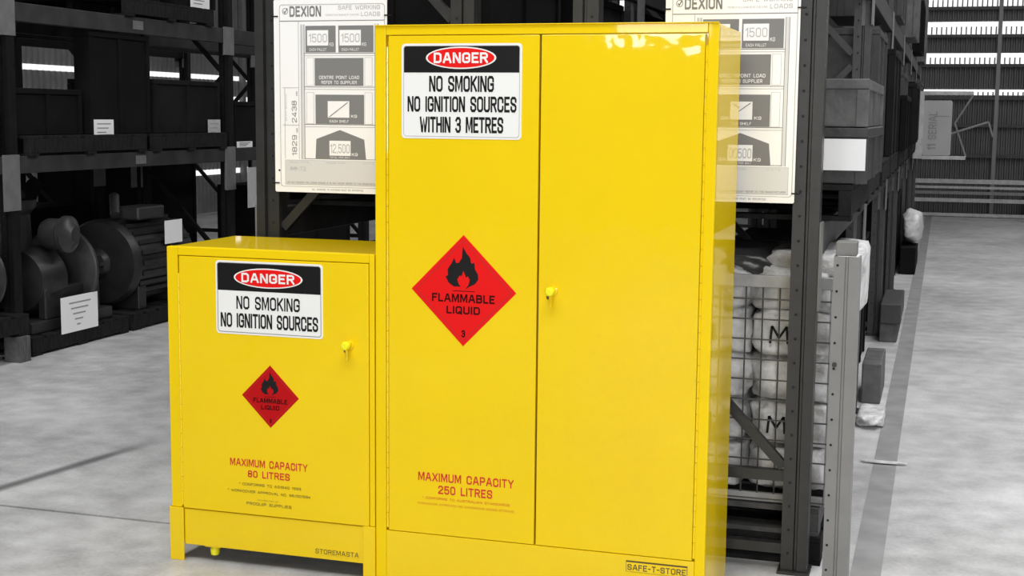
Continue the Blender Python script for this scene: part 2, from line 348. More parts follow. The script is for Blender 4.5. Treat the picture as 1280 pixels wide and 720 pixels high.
# --- tall one
W, D, HT = 1.081, .463, 1.804
tc_ = thing('safety_cabinet', 'tall bright yellow two-door flammable liquids cabinet, the larger of the two', 'cabinet')
y0 = 0
mb = MB()
mb.box(0, W, .022, D, .0, HT-.0, .003)                                    # carcass
mb.build('body', M_yel, tc_)
mb = MB()
mb.box(0, .036, 0, .03, .0, HT, .002); mb.box(W-.030, W, 0, .03, .0, HT, .002)
mb.box(.0365, W-.0305, 0.0005, .03, 1.776, HT, .002)
mb.build('front_frame', M_yelf, tc_)
MB().box(.0365, W-.0305, .0, .03, .0, .180, .002).build('plinth_panel', M_yel, tc_)
MB().box(.0365, W-.0305, .0195, .0215, .181, 1.775).build('inner_return', M_yel, tc_)
MB().box(.530, .5525, .0188, .0194, .181, 1.775).build('inner_shade', M_shade, tc_)
MB().box(.0, W, -.006, .02, HT, HT+.003, .001).build('top_lip', M_yelf, tc_)
dl = MB().box(.0462, .5385, -.001, .0185, .182, 1.7735, .002).build('door', M_yeld, tc_)
dr = MB().box(.5445, 1.0425, -.001, .0185, .182, 1.7735, .002).build('door', M_yeld, tc_)
hinge(tc_, .0415, .001, .19, 1.76); hinge(tc_, 1.0475, .001, .19, 1.76)
Y = -.001
danger_sign(dl, .091, .484, 1.456, 1.749, 1.660, [('NO SMOKING', .183, .395, 1.601, 1.650), ('NO IGNITION SOURCES', .111, .468, 1.539, 1.587), ('WITHIN 3 METRES', .152, .426, 1.475, 1.524)], Y, (.287, 1.705, .115, .034), M_blg)
diamond(dl, .299, .981, .174, .176, Y, M_red, M_redb)
txt('MAXIMUM CAPACITY', .148, .471, .358, .386, Y-.0006, M_redt, dl, bold=.025)
txt('250 LITRES', .217, .400, .318, .346, Y-.0006, M_redt, dl, bold=.025)
txt('* CONFORMS TO AUSTRALIAN STANDARDS', .163, .458, .298, .306, Y-.0006, M_redt, dl)
txt('WORKCOVER APPROVED NO. DANGEROUS GOODS STORAGE', .146, .474, .279, .286, Y-.0006, M_orange, dl)
handle(dr, .590, .996, Y)
pl = MB().box(.838, 1.030, -.0012, 0, .128, .163).build('brand_plate', M_brown, tc_, label='dark outlined maker plate')
MB().box(.8395, 1.0285, -.0016, -.0012, .129, .158).build('plate_face', M_yel, pl)
txt('SAFE-T-STORE', .843, 1.026, .133, .152, -.0018, M_brown, pl, bold=.02)
# --- small one
w_, h_, d_ = .757, 1.083, .473
sc = thing('safety_cabinet', 'short bright yellow single-door flammable liquids cabinet on corner feet, left of the tall one', 'cabinet')
G = -.004
MB().box(-w_, G, .022, d_, .06, h_-.002, .003).build('body', M_yel, sc)
mb = MB(); mb.box(-w_, -w_+.040, 0, .03, .186, h_, .002); mb.box(-.022, G, 0, .03, .186, h_, .002); mb.box(-w_+.0405, -.0225, .0005, .03, 1.083-.028, h_, .002)
mb.build('front_frame', M_yelf, sc)
MB().box(-w_+.045, -.044, .004, .03, .056, .182, .002).build('plinth_panel', M_yel, sc)
MB().box(-w_+.041, -.023, .0195, .0215, .184, 1.054).build('inner_return', M_yel, sc)
MB().box(-w_+.03, G-.03, .03, d_-.01, .05, .0595).build('added_shade_pan', M_shade, sc)  # dark pan added to keep the gap under the cabinet in shade
MB().box(-w_+.05, -.05, d_-.006, d_, .012, .0595).build('added_light_block', M_yel, sc)  # strip added to block light coming in from behind
# folded corner feet
for sx in (0, 1):
    for sy in (0, 1):
        x0, x1 = ((-w_-.006, -w_+.047) if sx == 0 else (-.044, .0-.002))
        ya, yb = ((-.006, .0) if sy == 0 else (d_, d_+.006))
        m_ = MB().box(x0, x1, ya, yb, 0, .186, .0015)
        xo = (x0, x0+.005) if sx == 0 else (x1-.002, x1)
        m_.box(xo[0], xo[1], (0 if sy == 0 else d_-.05), (.05 if sy == 0 else d_), 0, .186)
        m_.build('foot', M_yel, sc)
for sx in (-w_+.002, -.012): MB().box(sx, sx+.006, .055, d_-.055, .056, .182).build('side_skirt', M_yel, sc)
dd = MB().box(-w_+.046, -.0242, -.001, .0185, .1855, 1.0525, .002).build('door', M_yeld, sc)
hinge(sc, -w_+.0425, .001, .195, 1.045)
danger_sign(dd, -.573, -.184, .799, 1.044, .945, [('NO SMOKING', -.497, -.266, .884, .928), ('NO IGNITION SOURCES', -.556, -.201, .822, .870)], Y, (-.380, .990, .125, .033), M_bgrey)
diamond(dd, -.377, .595, .104, .105, Y, M_redd, M_redb)
txt('MAXIMUM CAPACITY', -.530, -.244, .350, .376, Y-.0006, M_redt, dd, bold=.025)
txt('80 LITRES', -.464, -.309, .314, .338, Y-.0006, M_redt, dd, bold=.025)
txt('* CONFORMS TO AS1940 1993', -.497, -.268, .285, .294, Y-.0006, M_brown, dd, bold=.01)
txt('* WORKCOVER APPROVAL NO. 98/001594', -.540, -.234, .260, .269, Y-.0006, M_brown, dd, bold=.01)
txt('DISTRIBUTED BY', -.43, -.35, .236, .240, Y-.0006, M_brown, dd)
txt('PROQUIP SUPPLIES', -.470, -.304, .219, .229, Y-.0006, M_brown, dd, bold=.01)
handle(dd, -.091, .788, Y)
pl = MB().box(-.222, -.060, .0028, .004, .072, .094).build('brand_plate', M_yel, sc)
txt('STOREMASTA', -.219, -.063, .0745, .0905, .0022, M_brown, pl, bold=.005)
MB().lathe([(0, .014), (.012, .016), (.02, .016), (.03, .008)], (-.610, .03, .022), 'Z', 16).build('levelling_foot', M_knob, sc, smooth=True)
mb = MB().box(-.64, -.58, .015, .06, .05, .056); mb.build('foot_bracket', M_yel, sc)
# ------------------------------------------------------------------ racking
def upright(x0, x1, y0, z1, m, par, inner, dep=.07, holes=True, zmax=2.3, z0=0.012):
    """C-profile upright, open to the back; 'inner' = -1 when the hole line lies towards -x"""
    wd = x1-x0; s = 1 if inner < 0 else -1; e = x0 if inner < 0 else x1
    X = lambda t: e+s*t*wd
    P = [(0, 0), (.46, 0), (.50, .010), (.58, .010), (.62, -.006), (1, -.006), (1, dep/1.0), (.93, dep), (.93, .004), (.64, .004), (.59, .018), (.49, .018), (.45, .008), (.08, .008), (.08, dep), (0, dep)]
    mb = MB(); a = [mb.b.verts.new((X(t), y0+q, z0)) for t, q in P]; c = [mb.b.verts.new((X(t), y0+q, z1)) for t, q in P]; n = len(P)
    for k in range(n): mb.b.faces.new((a[k], a[(k+1) % n], c[(k+1) % n], c[k]))
    mb.b.faces.new(a); mb.b.faces.new(c[::-1]); bmesh.ops.recalc_face_normals(mb.b, faces=mb.b.faces[:])
    o = mb.build('upright', m, par)
    if holes:
        mb = MB(); zz = .07
        while zz < zmax: mb.cyl((X(.26), y0-.0008, zz), (X(.26), y0+.001, zz), .0052, n=8); zz += .0815
        mb.build('bolt_holes', M_hole, o, kind='stuff')
    return o
def rack(label, xa, xb, ys, ztop, levels, m, mbm, firsty_detail=True):
    """frames across x from xa..xb at each y; beams along y on both faces"""
    R = thing('pallet_rack', label, 'rack', ((xa+xb)/2, ys[0], 0))
    org = parent_origin(R); proto = []
    y = ys[0]; P = []
    P.append(upright(xa, xa+.088, y, ztop, m, R, 1)); P.append(upright(xb-.088, xb, y, ztop, m, R, -1))
    for x in (xa-.01, xb-.098): P.append(MB().box(x, x+.108, y-.02, y+.09, 0, .011).build('foot_plate', m, R))
    zz = .33; k = 0
    P.append(MB().box(xa+.09, xb-.09, y+.02, y+.052, .06, .095).build('brace', m, R))
    while zz < ztop-.2:
        if k == 0: P.append(MB().box(xa+.09, xb-.09, y+.02, y+.052, zz-.018, zz+.018).build('brace', m, R))
        a, c = (xb-.092, xa+.092) if k % 2 == 0 else (xa+.092, xb-.092)
        P.append(MB().bar((a, y+.036, zz+.03), (c, y+.036, min(zz+.72, ztop-.1)), .03, .032).build('brace', m, R)); zz += .75; k += 1
    for yy in ys[1:]:
        for o in P:
            c = link_same(o, o.name.split('.')[0], R, (0, yy-y, 0))
            for ch in o.children: link_same(ch, ch.name.split('.')[0], c)
    for zb, zt, kb in levels:
        for fx, sgn in ((xa, 1), (xb, -1)):
            for i in range(len(ys)-1):
                x0, x1 = (fx, fx+.05) if sgn > 0 else (fx-.05, fx)
                b_ = MB().box(x0, x1, ys[i]+.08, ys[i+1]-.006, zb, zt, .004)
                b_ = b_.build('beam', mbm, R)
                for e, yy in ((0, ys[i]-.005), (1, ys[i+1]-.085)):
                    xo = (fx-.008, fx-.001) if sgn > 0 else (fx+.001, fx+.008)
                    MB().box(xo[0], xo[1], yy+(.0 if e else .0), yy+.082, kb, zt+.012, .001).box(x0, x1, (ys[i]+.071 if e == 0 else ys[i+1]-.0055), (ys[i]+.079 if e == 0 else ys[i+1]-.0005), kb, zt+.01).build('connector', M_brk, b_)
    return R
YR = [.53, 3.27, 6.01, 8.75, 11.49, 14.23, 16.97]
LVR = [(1.07, 1.18, .90), (2.13, 2.25, 2.0), (3.4, 3.52, 3.25)]
rackA = rack('dark steel pallet rack behind the cabinets carrying the left white load board', -.692, .150, YR[:6], 4.4, LVR, M_up, M_beam)
rackB = rack('dark steel pallet rack running along the right aisle, with the right white load board', .503, 1.345, YR, 4.4, LVR, M_up, M_beam)
YLr = [.38, 3.12, 5.86, 8.6]
LVL = [(1.145, 1.25, .92), (2.07, 2.185, 1.98), (3.3, 3.42, 3.15)]
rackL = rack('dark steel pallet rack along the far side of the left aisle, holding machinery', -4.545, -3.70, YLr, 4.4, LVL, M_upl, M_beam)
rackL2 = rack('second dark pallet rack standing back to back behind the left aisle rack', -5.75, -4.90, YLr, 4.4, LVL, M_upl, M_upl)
# small label plates on left rack beams
for y, z0, z1 in ((4.5, 2.10, 2.16), (4.5, 1.165, 1.225)):
    MB().box(-3.6995, -3.697, y, y+.13, z0, z1).build('beam_tag', M_brk, rackL)
# ------------------------------------------------------------------ load boards
def board(label, X0, ZT):
    yb = .522; wd = .440; ht = .690
    t = thing('load_sign', label, 'sign', (X0+wd/2, yb, ZT-ht), 'white load limit boards on the rack ends')
    y = yb-.003
    MB().prism(rrect(X0, X0+wd, ZT-ht, ZT, .006), y, yb).build('board', M_board, t)
    kx = .3613/321; kz = .3613/345.
    X = lambda c: X0+(c-97)*kx*1.02; Z = lambda c: ZT-(c-8)*kz
    yy = y-.0006
    def R_(x0, x1, a, c, m, name='printed_panel', lay=0): return MB().box(X(x0), X(x1), yy-lay*.0004, y, Z(c), Z(a)).build(name, m, t)
    # outer printed outline and header rule
    o = rrect(X(116), X(474), Z(648), Z(24), .012); i = rrect(X(118.5), X(471.5), Z(646), Z(26.5), .010)
    MB().ring(o, i, yy, y).build('outline', M_blg, t)
    R_(117, 473, 79, 81.5, M_bgrey, 'header_rule')
    MB().ring(ell(X(137), Z(47), .0115, .0115, 24), ell(X(137), Z(47), .0095, .0095, 24), yy, y).build('emblem', M_bgrey, t)
    MB().prism([(X(131), Z(48)), (X(136), Z(56)), (X(146), Z(38)), (X(143), Z(36)), (X(136), Z(49)), (X(133), Z(45))], yy, y).build('emblem_tick', M_bgrey, t)
    txt('DEXION', X(152), X(260), Z(66), Z(30), yy, M_bgrey, t, bold=.03)
    txt('SAFE WORKING', X(318), X(458), Z(44), Z(30), yy, M_blg, t, bold=.01)
    txt('LOADS', X(395), X(458), Z(66), Z(52), yy, M_blg, t, bold=.01)
    txt('POSITIONS OF PALLET BEAMS ARE NOT TO BE ALTERED', X(275), X(388), Z(64), Z(58), yy, M_blg, t)
    # left column
    R_(181, 183, 82, 552, M_blg, 'column_rule'); R_(126, 182, 306, 308, M_blg, 'column_rule'); R_(126, 182, 434, 436, M_blg, 'column_rule'); R_(132, 134, 308, 550, M_blg, 'column_rule')
    txt('2438', X(157), X(174), Z(426), Z(352), yy, M_bgrey, t, rot=1)
    txt('1829', X(157), X(174), Z(540), Z(470), yy, M_bgrey, t, rot=1)
    txt('mm', X(172), X(178), Z(334), Z(320), yy, M_bgrey, t, rot=1); txt('mm', X(172), X(178), Z(460), Z(446), yy, M_bgrey, t, rot=1)
    txt('BEAM SPACING', X(135), X(140), Z(420), Z(330), yy, M_blg, t, rot=1)
    # drawn rack: posts and shelves
    for x in (190, 440):
        R_(x, x+12, 92, 552, M_bpanel, 'drawn_post'); R_(x, x+1.6, 92, 552, M_bgrey, 'drawn_post_line', 1); R_(x+11, x+12.6, 92, 552, M_bgrey, 'drawn_post_line', 1)
    for z_ in (190, 304, 432, 550): R_(202, 440, z_-1, z_+1, M_bgrey, 'drawn_shelf'); R_(202, 440, z_+7, z_+9, M_blg, 'drawn_shelf')
    for x0, x1, bx in ((206, 309, 212), (318, 436, 322)):
        R_(x0, x1, 97, 187, M_bgrey); R_(bx, bx+72, 112, 164, M_board, 'white_box', 1)
        txt('1500', bx and X(bx+6), X(bx+68), Z(153), Z(124), yy-.0007, M_blg, t)
        txt('kg', X(bx+76), X(bx+90), Z(166), Z(154), yy-.0007, M_board, t); txt('EACH PALLET', X(bx+8), X(bx+66), Z(182), Z(173), yy-.0004, M_board, t)
    for a, c in ((204, 300), (322, 430)):
        for x0 in (208, 406): R_(x0, x0+26, a, c, M_blg, 'pale_panel'); R_(x0+1.5, x0+24.5, a+1.5, c-1, M_board, 'pale_panel', 1)
    R_(237, 402, 206, 300, M_bgrey); txt('CENTRE POINT LOAD', X(252), X(388), Z(277), Z(266), yy-.0004, M_board, t, bold=.01); txt('REFER TO SUPPLIER', X(260), X(380), Z(294), Z(283), yy-.0004, M_board, t, bold=.01)
    R_(239, 404, 330, 430, M_bgrey); R_(281, 354, 352, 408, M_board, 'white_box', 1)
    MB().prism([(X(284), Z(406)), (X(288), Z(406)), (X(351), Z(356)), (X(347), Z(356))], yy-.0012, y).build('slash', M_bgrey, t)
    txt('KG', X(360), X(380), Z(408), Z(398), yy-.0004, M_board, t, bold=.02); txt('EACH SHELF', X(287), X(352), Z(425), Z(416), yy-.0004, M_board, t, bold=.01)
    MB().prism([(X(238), Z(549)), (X(410), Z(549)), (X(404), Z(482)), (X(322), Z(450)), (X(241), Z(482))], yy, y).build('house_panel', M_bgrey, t)
    R_(286, 358, 487, 538, M_board, 'white_box', 1); txt('12,500', X(289), X(355), Z(529), Z(498), yy-.0007, M_blg, t); txt('KG', X(362), X(382), Z(538), Z(528), yy-.0004, M_board, t, bold=.02)
    txt('TOTAL PER BAY', X(287), X(355), Z(547), Z(541), yy-.0004, M_board, t)
    # bottom data panel
    R_(132, 462, 555, 641, M_blg, 'data_panel'); R_(133.5, 460.5, 557, 639, M_bpanel, 'data_panel', 1)
    txt('BEAM TYPE', X(150), X(215), Z(566), Z(560), yy-.0007, M_blg, t); txt('FRAME TYPE', X(275), X(340), Z(566), Z(560), yy-.0007, M_blg, t); txt('DATE', X(400), X(440), Z(566), Z(560), yy-.0007, M_blg, t)
    txt('88-72', X(150), X(205), Z(592), Z(578), yy-.0007, M_blg, t)
    txt('DO NOT EXCEED THE LOADS SHOWN. IF IN ANY DOUBT REFER TO THE MANUFACTURER', X(140), X(456), Z(636), Z(630), yy-.0007, M_bgrey, t)
    txt('ALL DAMAGE TO RACKING MUST BE REPORTED', X(225), X(400), Z(659), Z(653), yy, M_bgrey, t)
    for cx in (100, 484):
        for cz in (64, 636): MB().box(X(cx)-.014, X(cx)+.014, y-.003, y, Z(cz)-.0022, Z(cz)+.0022).build('cable_tie', M_black, t)
    MB().cyl((X(112), y-.002, Z(592)), (X(112), y, Z(592)), .0035, n=10).build('rivet', M_black, t)
board('white load limit board tied beside the left rack post, above the short cabinet', -.612, 1.935)
board('white load limit board beside the right rack post, partly behind the tall cabinet', .822, 1.943)
# ------------------------------------------------------------------ pallets, crates
def pallet(label, x0, x1, y0, y1, z0, m=M_wood, h=.125, group='timber pallets in the racking'):
    t = thing('pallet', label, 'pallet', ((x0+x1)/2, (y0+y1)/2, z0), group)
    n = 7; bw = (y1-y0)/(n+.0); first = None
    b0 = MB().box(x0, x1, y0, y0+bw*.78, z0+h-.02, z0+h, .002).build('deck_board', m, t)
    for k in range(1, n): link_same(b0, 'deck_board', t, (0, k*(bw+bw*.22/(n-1)), 0))
    for i, x in enumerate((x0, (x0+x1)/2-.022, x1-.045)): MB().box(x, x+.045, y0, y1, z0+.0165, z0+h-.0205, .002).build('bearer', m, t)
    c0 = MB().box(x0, x1, y0, y0+.1, z0, z0+.016).build('base_board', m, t)
    for y in ((y0+y1)/2-.05-y0, y1-y0-.1): link_same(c0, 'base_board', t, (0, y, 0))
    return t
def crate(label, x0, x1, y0, y1, z0, z1, m=M_dark, paper=None, name='crate', group='crates and bins on the racks', side='y', ribs=3, cat='crate'):
    t = thing(name, label, cat, ((x0+x1)/2, (y0+y1)/2, z0), group)
    MB().box(x0+.012, x1-.012, y0+.012, y1-.012, z0+.001, z1-.02, .004).build('body', m, t)
    MB().box(x0, x1, y0, y1, z1-.035, z1, .004).build('rim', m, t)
    for k in range(ribs):
        f = k/(ribs-1) if ribs > 1 else 0
        x = x0+f*(x1-x0-.04); yy = y0+f*(y1-y0-.04)
        MB().box(x, x+.04, y0+.001, y0+.0115, z0+.003, z1-.036).build('rib', m, t)
        MB().box(x1-.0115, x1-.001, yy, yy+.04, z0+.004, z1-.0365).build('rib', m, t)
    if paper:
        f, a, c, d, e, pm = paper
        if f == 'x': pp = MB().box(x1+.001, x1+.004, a, c, d, e).build('paper_label', pm, t)
        else: pp = MB().box(a, c, y0-.004, y0-.001, d, e).build('paper_label', pm, t)
        for k in range(3):
            z_ = e-(k+1)*(e-d)/4.2
            if f == 'x': MB().box(x1+.004, x1+.0045, a+(c-a)*.15, c-(c-a)*(.15+.12*k), z_-.004, z_+.004).build('ink_line', M_ink, pp)
    return t
# left rack, first level
PB = 1.2505
pallet('dark timber pallet on the left rack shelf under the drum-like dark bin', -4.6, -3.68, 3.28, 4.62, PB)
pallet('dark timber pallet on the left rack shelf, right of the first', -4.6, -3.68, 4.72, 5.78, PB)
crate('low dark bin on the left rack shelf nearest the post', -4.5, -3.75, 3.22, 3.95, PB+.126, 1.67, M_dark)
crate('tall slim black carton on the left rack shelf, white paper low on its face', -3.84, -3.72, 4.0, 4.74, PB+.126, 2.06, M_dark, ('x', 4.03, 4.26, PB+.105, PB+.225, M_paper))
crate('dark mesh-topped bin on the left rack shelf with a grey paper at its right end', -4.45, -3.72, 4.80, 5.75, PB+.126, 1.765, M_dark2, ('x', 5.55, 5.74, PB+.09, PB+.225, M_paperg))
crate('dark bin on the left rack shelf at the left edge with two white labels', -4.45, -3.71, 2.2, 3.02, 1.26, 1.85, M_dark2, ('x', 2.86, 3.0, 1.54, 1.66, M_paper))
t2 = MB().box(-3.70, -3.695, 2.86, 3.0, 1.36, 1.48).build('label_card', M_paper); tag(t2, 'lower white label card on the bin at the far left edge', 'label')
# upper level
pallet('timber pallet high on the left rack upper shelf', -4.6, -3.68, 4.4, 5.6, 2.186)
crate('black carton on the left rack upper shelf with a white paper', -4.4, -3.72, 5.1, 5.7, 2.312, 2.9, M_dark, ('x', 5.32, 5.6, 2.315, 2.42, M_paper))
crate('black carton on the left rack upper shelf beyond the middle', -4.4, -3.72, 3.5, 4.9, 2.312, 2.8, M_dark)
crate('black bin on the left rack beyond the post with a small white tag', -4.4, -3.71, 5.96, 7.2, 1.252, 1.62, M_dark, ('x', 5.99, 6.25, 1.252, 1.30, M_paper))
# back row of left racks: things that block the view
crate('black bin on the hidden left back rack shelf', -5.6, -4.95, 5.98, 7.2, 1.252, 1.60, M_dark)
crate('tall black container standing on the ground in the left back rack', -5.6, -4.95, 3.3, 4.4, .002, 1.12, M_dark)
crate('tall black crate on the ground behind the round motor', -5.6, -4.95, 6.0, 7.5, .002, 1.10, M_dark)
crate('black crate on the ground in the left back rack', -5.6, -4.95, 4.55, 5.78, .002, .78, M_dark)
crate('black crate on the ground far along the left rack', -4.4, -3.74, 6.9, 8.3, .13, .9, M_dark)
# ground pallets and machinery
pallet('long low timber pallet on the ground under the grimy pump', -4.6, -3.66, 3.22, 4.30, 0, M_wood, .12)
pallet('low timber pallet on the ground under the round motor', -4.6, -3.66, 4.36, 5.5, 0, M_wood, .12)
pallet('timber pallet on the ground at the left edge, standing on blocks', -4.5, -3.62, 2.0, 3.14, .16, M_wood, .13)
for y, lb in ((3.02, 'pale grey timber block under the left edge pallet'), (2.15, 'grey timber block under the left edge pallet, farther end')):
    o = MB().box(-3.72, -3.60, y, y+.10, 0, .158, .004).build('timber_block', M_woodm); tag(o, lb, 'block')
pm = thing('pump', 'grimy cast iron pump with a large flanged wheel, on the left rack ground pallet', 'pump', (-3.95, 3.7, .12))
MB().box(-4.35, -3.72, 3.3, 4.2, .121, .20, .01).build('base_plate', M_mach, pm)
MB().lathe([(0, .10), (.02, .20), (.09, .23), (.26, .22), (.34, .14), (.36, .12)], (-3.93, 3.42, .44), 'Y', 36).build('volute_casing', M_mach, pm, smooth=True)
MB().lathe([(0, .27), (.008, .285), (.03, .285), (.04, .26)], (-3.90, 3.86, .48), 'Y', 48).build('flange_wheel', M_mach2, pm, smooth=True)
MB().lathe([(0, .13), (.25, .12), (.3, .16), (.34, .16)], (-4.0, 3.5, .62), 'Z', 28).build('outlet_pipe', M_mach, pm, smooth=True)
MB().lathe([(-.03, .085), (0, .10), (.10, .10), (.12, .12), (.15, .12), (.16, .08), (.2, .05)], (-3.80, 3.62, .74), 'X', 28).build('bearing_cap', M_mach2, pm, smooth=True)
MB().lathe([(0, .15), (.03, .15), (.05, .09), (.12, .09)], (-4.0, 3.26, .70), 'Y', 28).build('inlet_flange', M_mach2, pm, smooth=True)
for k in range(8):
    a = 2*PI*k/8; MB().cyl((-4.0+.125*math.cos(a), 3.24, .70+.125*math.sin(a)), (-4.0+.125*math.cos(a), 3.27, .70+.125*math.sin(a)), .016, n=6).build('bolt', M_mach, pm)
for x in (-4.2, -3.78): MB().box(x, x+.06, 3.45, 4.05, .20, .40, .01).build('leg', M_mach, pm)
MB().bar((-4.0, 3.6, .86), (-4.1, 3.9, 1.05), .08, .07).build('lever_arm', M_mach, pm)
pp = MB().box(-3.66, -3.652, 3.52, 3.92, .10, .335).build('notice_sheet', M_paper); tag(pp, 'white printed sheet propped upright in front of the grimy pump', 'paper')
pp['group'] = 'papers around the left rack'
for k in range(5): txt(['NOT FOR', 'RE-USE UNTIL', 'TESTED AND', 'TAGGED', 'STORE'][k], 0, 1, 0, .1, 0, M_ink, pp) if False else MB().box(-3.652, -3.6515, 3.60+.02*k, 3.84-.03*k, .285-.036*k, .295-.036*k).build('ink_line', M_ink, pp)
mo = thing('electric_motor', 'large round dark electric motor lying on the left rack ground pallet', 'motor', (-4.0, 4.8, .12))
cx, cz = -3.98, .46
MB().lathe([(0, .14), (.015, .29), (.05, .31), (.09, .31), (.10, .29)], (cx, 4.42, cz), 'Y', 48).build('end_cover', M_mach, mo, smooth=True)
MB().lathe([(0, .28), (.75, .28)], (cx, 4.52, cz), 'Y', 40).build('stator_housing', M_mach, mo, smooth=True)
MB().lathe([(-.05, .05), (-.045, .085), (-.02, .10), (.01, .11)], (cx, 4.42, cz), 'Y', 28).build('hub', M_mach2, mo, smooth=True)
for k in range(6):
    a = 2*PI*k/6; MB().cyl((cx+.07*math.cos(a), 4.355, cz+.07*math.sin(a)), (cx+.07*math.cos(a), 4.39, cz+.07*math.sin(a)), .012, n=6).build('bolt', M_zinc, mo)
for k in range(24):
    a = 2*PI*k/24
    MB().bar((cx+.295*math.cos(a), 4.55, cz+.295*math.sin(a)), (cx+.295*math.cos(a), 5.24, cz+.295*math.sin(a)), .012, .03).build('fin', M_mach, mo)
MB().box(cx-.25, cx+.25, 4.55, 4.65, .121, .3, .01).build('foot', M_mach, mo); MB().box(cx-.25, cx+.25, 5.1, 5.2, .121, .3, .01).build('foot', M_mach, mo)
MB().box(cx+.0, cx+.2, 4.65, 5.0, .755, .85, .015).build('terminal_box', M_mach2, mo)
MB().cyl((cx+.1, 4.5, .80), (cx+.02, 4.62, .93), .035, n=14).build('cable_gland', M_mach2, mo, smooth=True)
fw = thing('flanged_wheel', 'dark flanged wheel standing on the left edge pallet', 'wheel', (-3.95, 2.95, .29))
MB().lathe([(0, .20), (.008, .235), (.03, .235), (.04, .20)], (-3.85, 2.9, .527), 'Y', 40).build('rim', M_mach2, fw, smooth=True)
MB().lathe([(-.03, .05), (.07, .05)], (-3.85, 2.9, .527), 'Y', 24).build('hub', M_mach, fw, smooth=True)
# placards beyond post
def card(name, label, x, y0, y1, z0, z1, m, pole=None):
    t = thing(name, label, 'sign' if pole else 'paper', (x, (y0+y1)/2, pole[0] if pole else z0))
    MB().box(x, x+.004, y0, y1, z0, z1).build('card', m, t)
    if pole: MB().cyl((x-.012, (y0+y1)/2+pole[2], pole[0]), (x-.012, (y0+y1)/2+pole[2], pole[1]), .012, n=8).build('pole', M_brk, t)
    return t
card('placard', 'grey placard on a thin pole in the left aisle beside the far rack post', -3.55, 5.86, 6.08, .78, 1.10, M_paperg, (0, .80, .07))
card('paper_note', 'crumpled white paper hanging in the left rack just left of the short cabinet', -3.70, 4.86, 5.1, .57, .74, M_paper)
# ------------------------------------------------------------------ racks A and B goods
pallet('dark pallet on the first shelf behind the right rack post', .46, 1.43, .78, 1.95, 1.181)
crate('dark steel bin with a blank white label, behind the right rack post', .52, 1.478, .78, 1.95, 1.307, 1.50, M_steeldk, ('y', 1.325, 1.470, 1.355, 1.462, M_paper), cat='bin')
crate('worn grey steel box stacked on the labelled bin behind the right rack post', .52, 1.474, .78, 1.95, 1.501, 1.665, M_steelbox, cat='bin')
for i, (y0_, y1_) in enumerate(((2.15, 3.15), (3.45, 4.5), (4.65, 5.85), (6.15, 7.4), (7.5, 8.6), (8.95, 10.2), (10.3, 11.4), (11.7, 14.1), (14.4, 16.8))):
    pallet('dark pallet on the right rack first shelf, position %s from the front' % ('second third fourth fifth sixth seventh eighth ninth tenth'.split()[i]), .46, 1.42, y0_, y1_, 1.181)
    hh = [1.5, 2.0, 1.95, 1.7, 1.9, 1.85, 1.9, 1.95, 1.8][i]; xx = [1.40, 1.38, 1.42, 1.46, 1.40, 1.47, 1.42, 1.45, 1.40][i]
    crate('dark crate on the right rack first shelf, %s in the line behind the labelled bin' % ('first second third fourth fifth sixth seventh eighth ninth'.split()[i]), .52, xx, y0_, y1_-.02, 1.307, hh, [M_dark, M_steeldk, M_dark2][i % 3])
for i, (y0_, y1_, x1_, h2, m) in enumerate(((.9, 2.0, 1.30, 2.9, M_dark), (3.5, 4.6, 1.32, 2.75, M_dark2), (6.2, 7.3, 1.4, 2.7, M_steeldk), (8.9, 9.9, 1.45, 3.0, M_steelbox), (11.7, 12.9, 1.45, 2.8, M_dark), (14.4, 15.6, 1.44, 3.1, M_steelbox))):
    crate('crate on the right rack second shelf, %s from the front' % ('first second third fourth fifth sixth'.split()[i]), .55, x1_, y0_, y1_, 2.252, h2, m)
for i, (y0_, y1_) in enumerate(((.8, 1.9), (2.1, 3.15), (3.45, 4.6), (4.7, 5.9), (6.2, 8.2))):
    pallet('dark pallet on the shelf behind the left load board, %s from the front' % ('first second third fourth fifth'.split()[i]), -.74, .10, y0_, y1_, 1.181)
    crate('black crate behind the left load board, %s from the front' % ('first second third fourth fifth'.split()[i]), -.70, .10, y0_+.05, y1_-.05, 1.307, 2.1, [M_dark, M_dark2][i % 2])
for i, (y0_, y1_, h2) in enumerate(((.9, 2.0, 2.8), (3.6, 4.6, 2.9), (6.3, 7.3, 2.8))):
    crate('dark crate high behind the tall cabinet, %s from the front' % ('first second third'.split()[i]), -.62, .05, y0_, y1_, 2.252, h2, M_dark)
crate('black crate on the ground behind the short cabinet', -.66, .10, .75, 2.2, .002, .98, M_dark)
# ground level of rack B behind the cage
for i, (y0_, y1_, x1_, z1_) in enumerate(((2.2, 3.1, 1.30, .9), (4.4, 5.3, 1.28, .8), (6.2, 7.4, 1.32, .95), (8.9, 11.2, 1.32, .8), (11.7, 14, 1.3, .9))):
    crate('dark crate on the ground in the right rack, %s behind the mesh cage' % ('first second third fourth fifth'.split()[i]), .5, x1_, y0_, y1_, .002, z1_, M_dark)
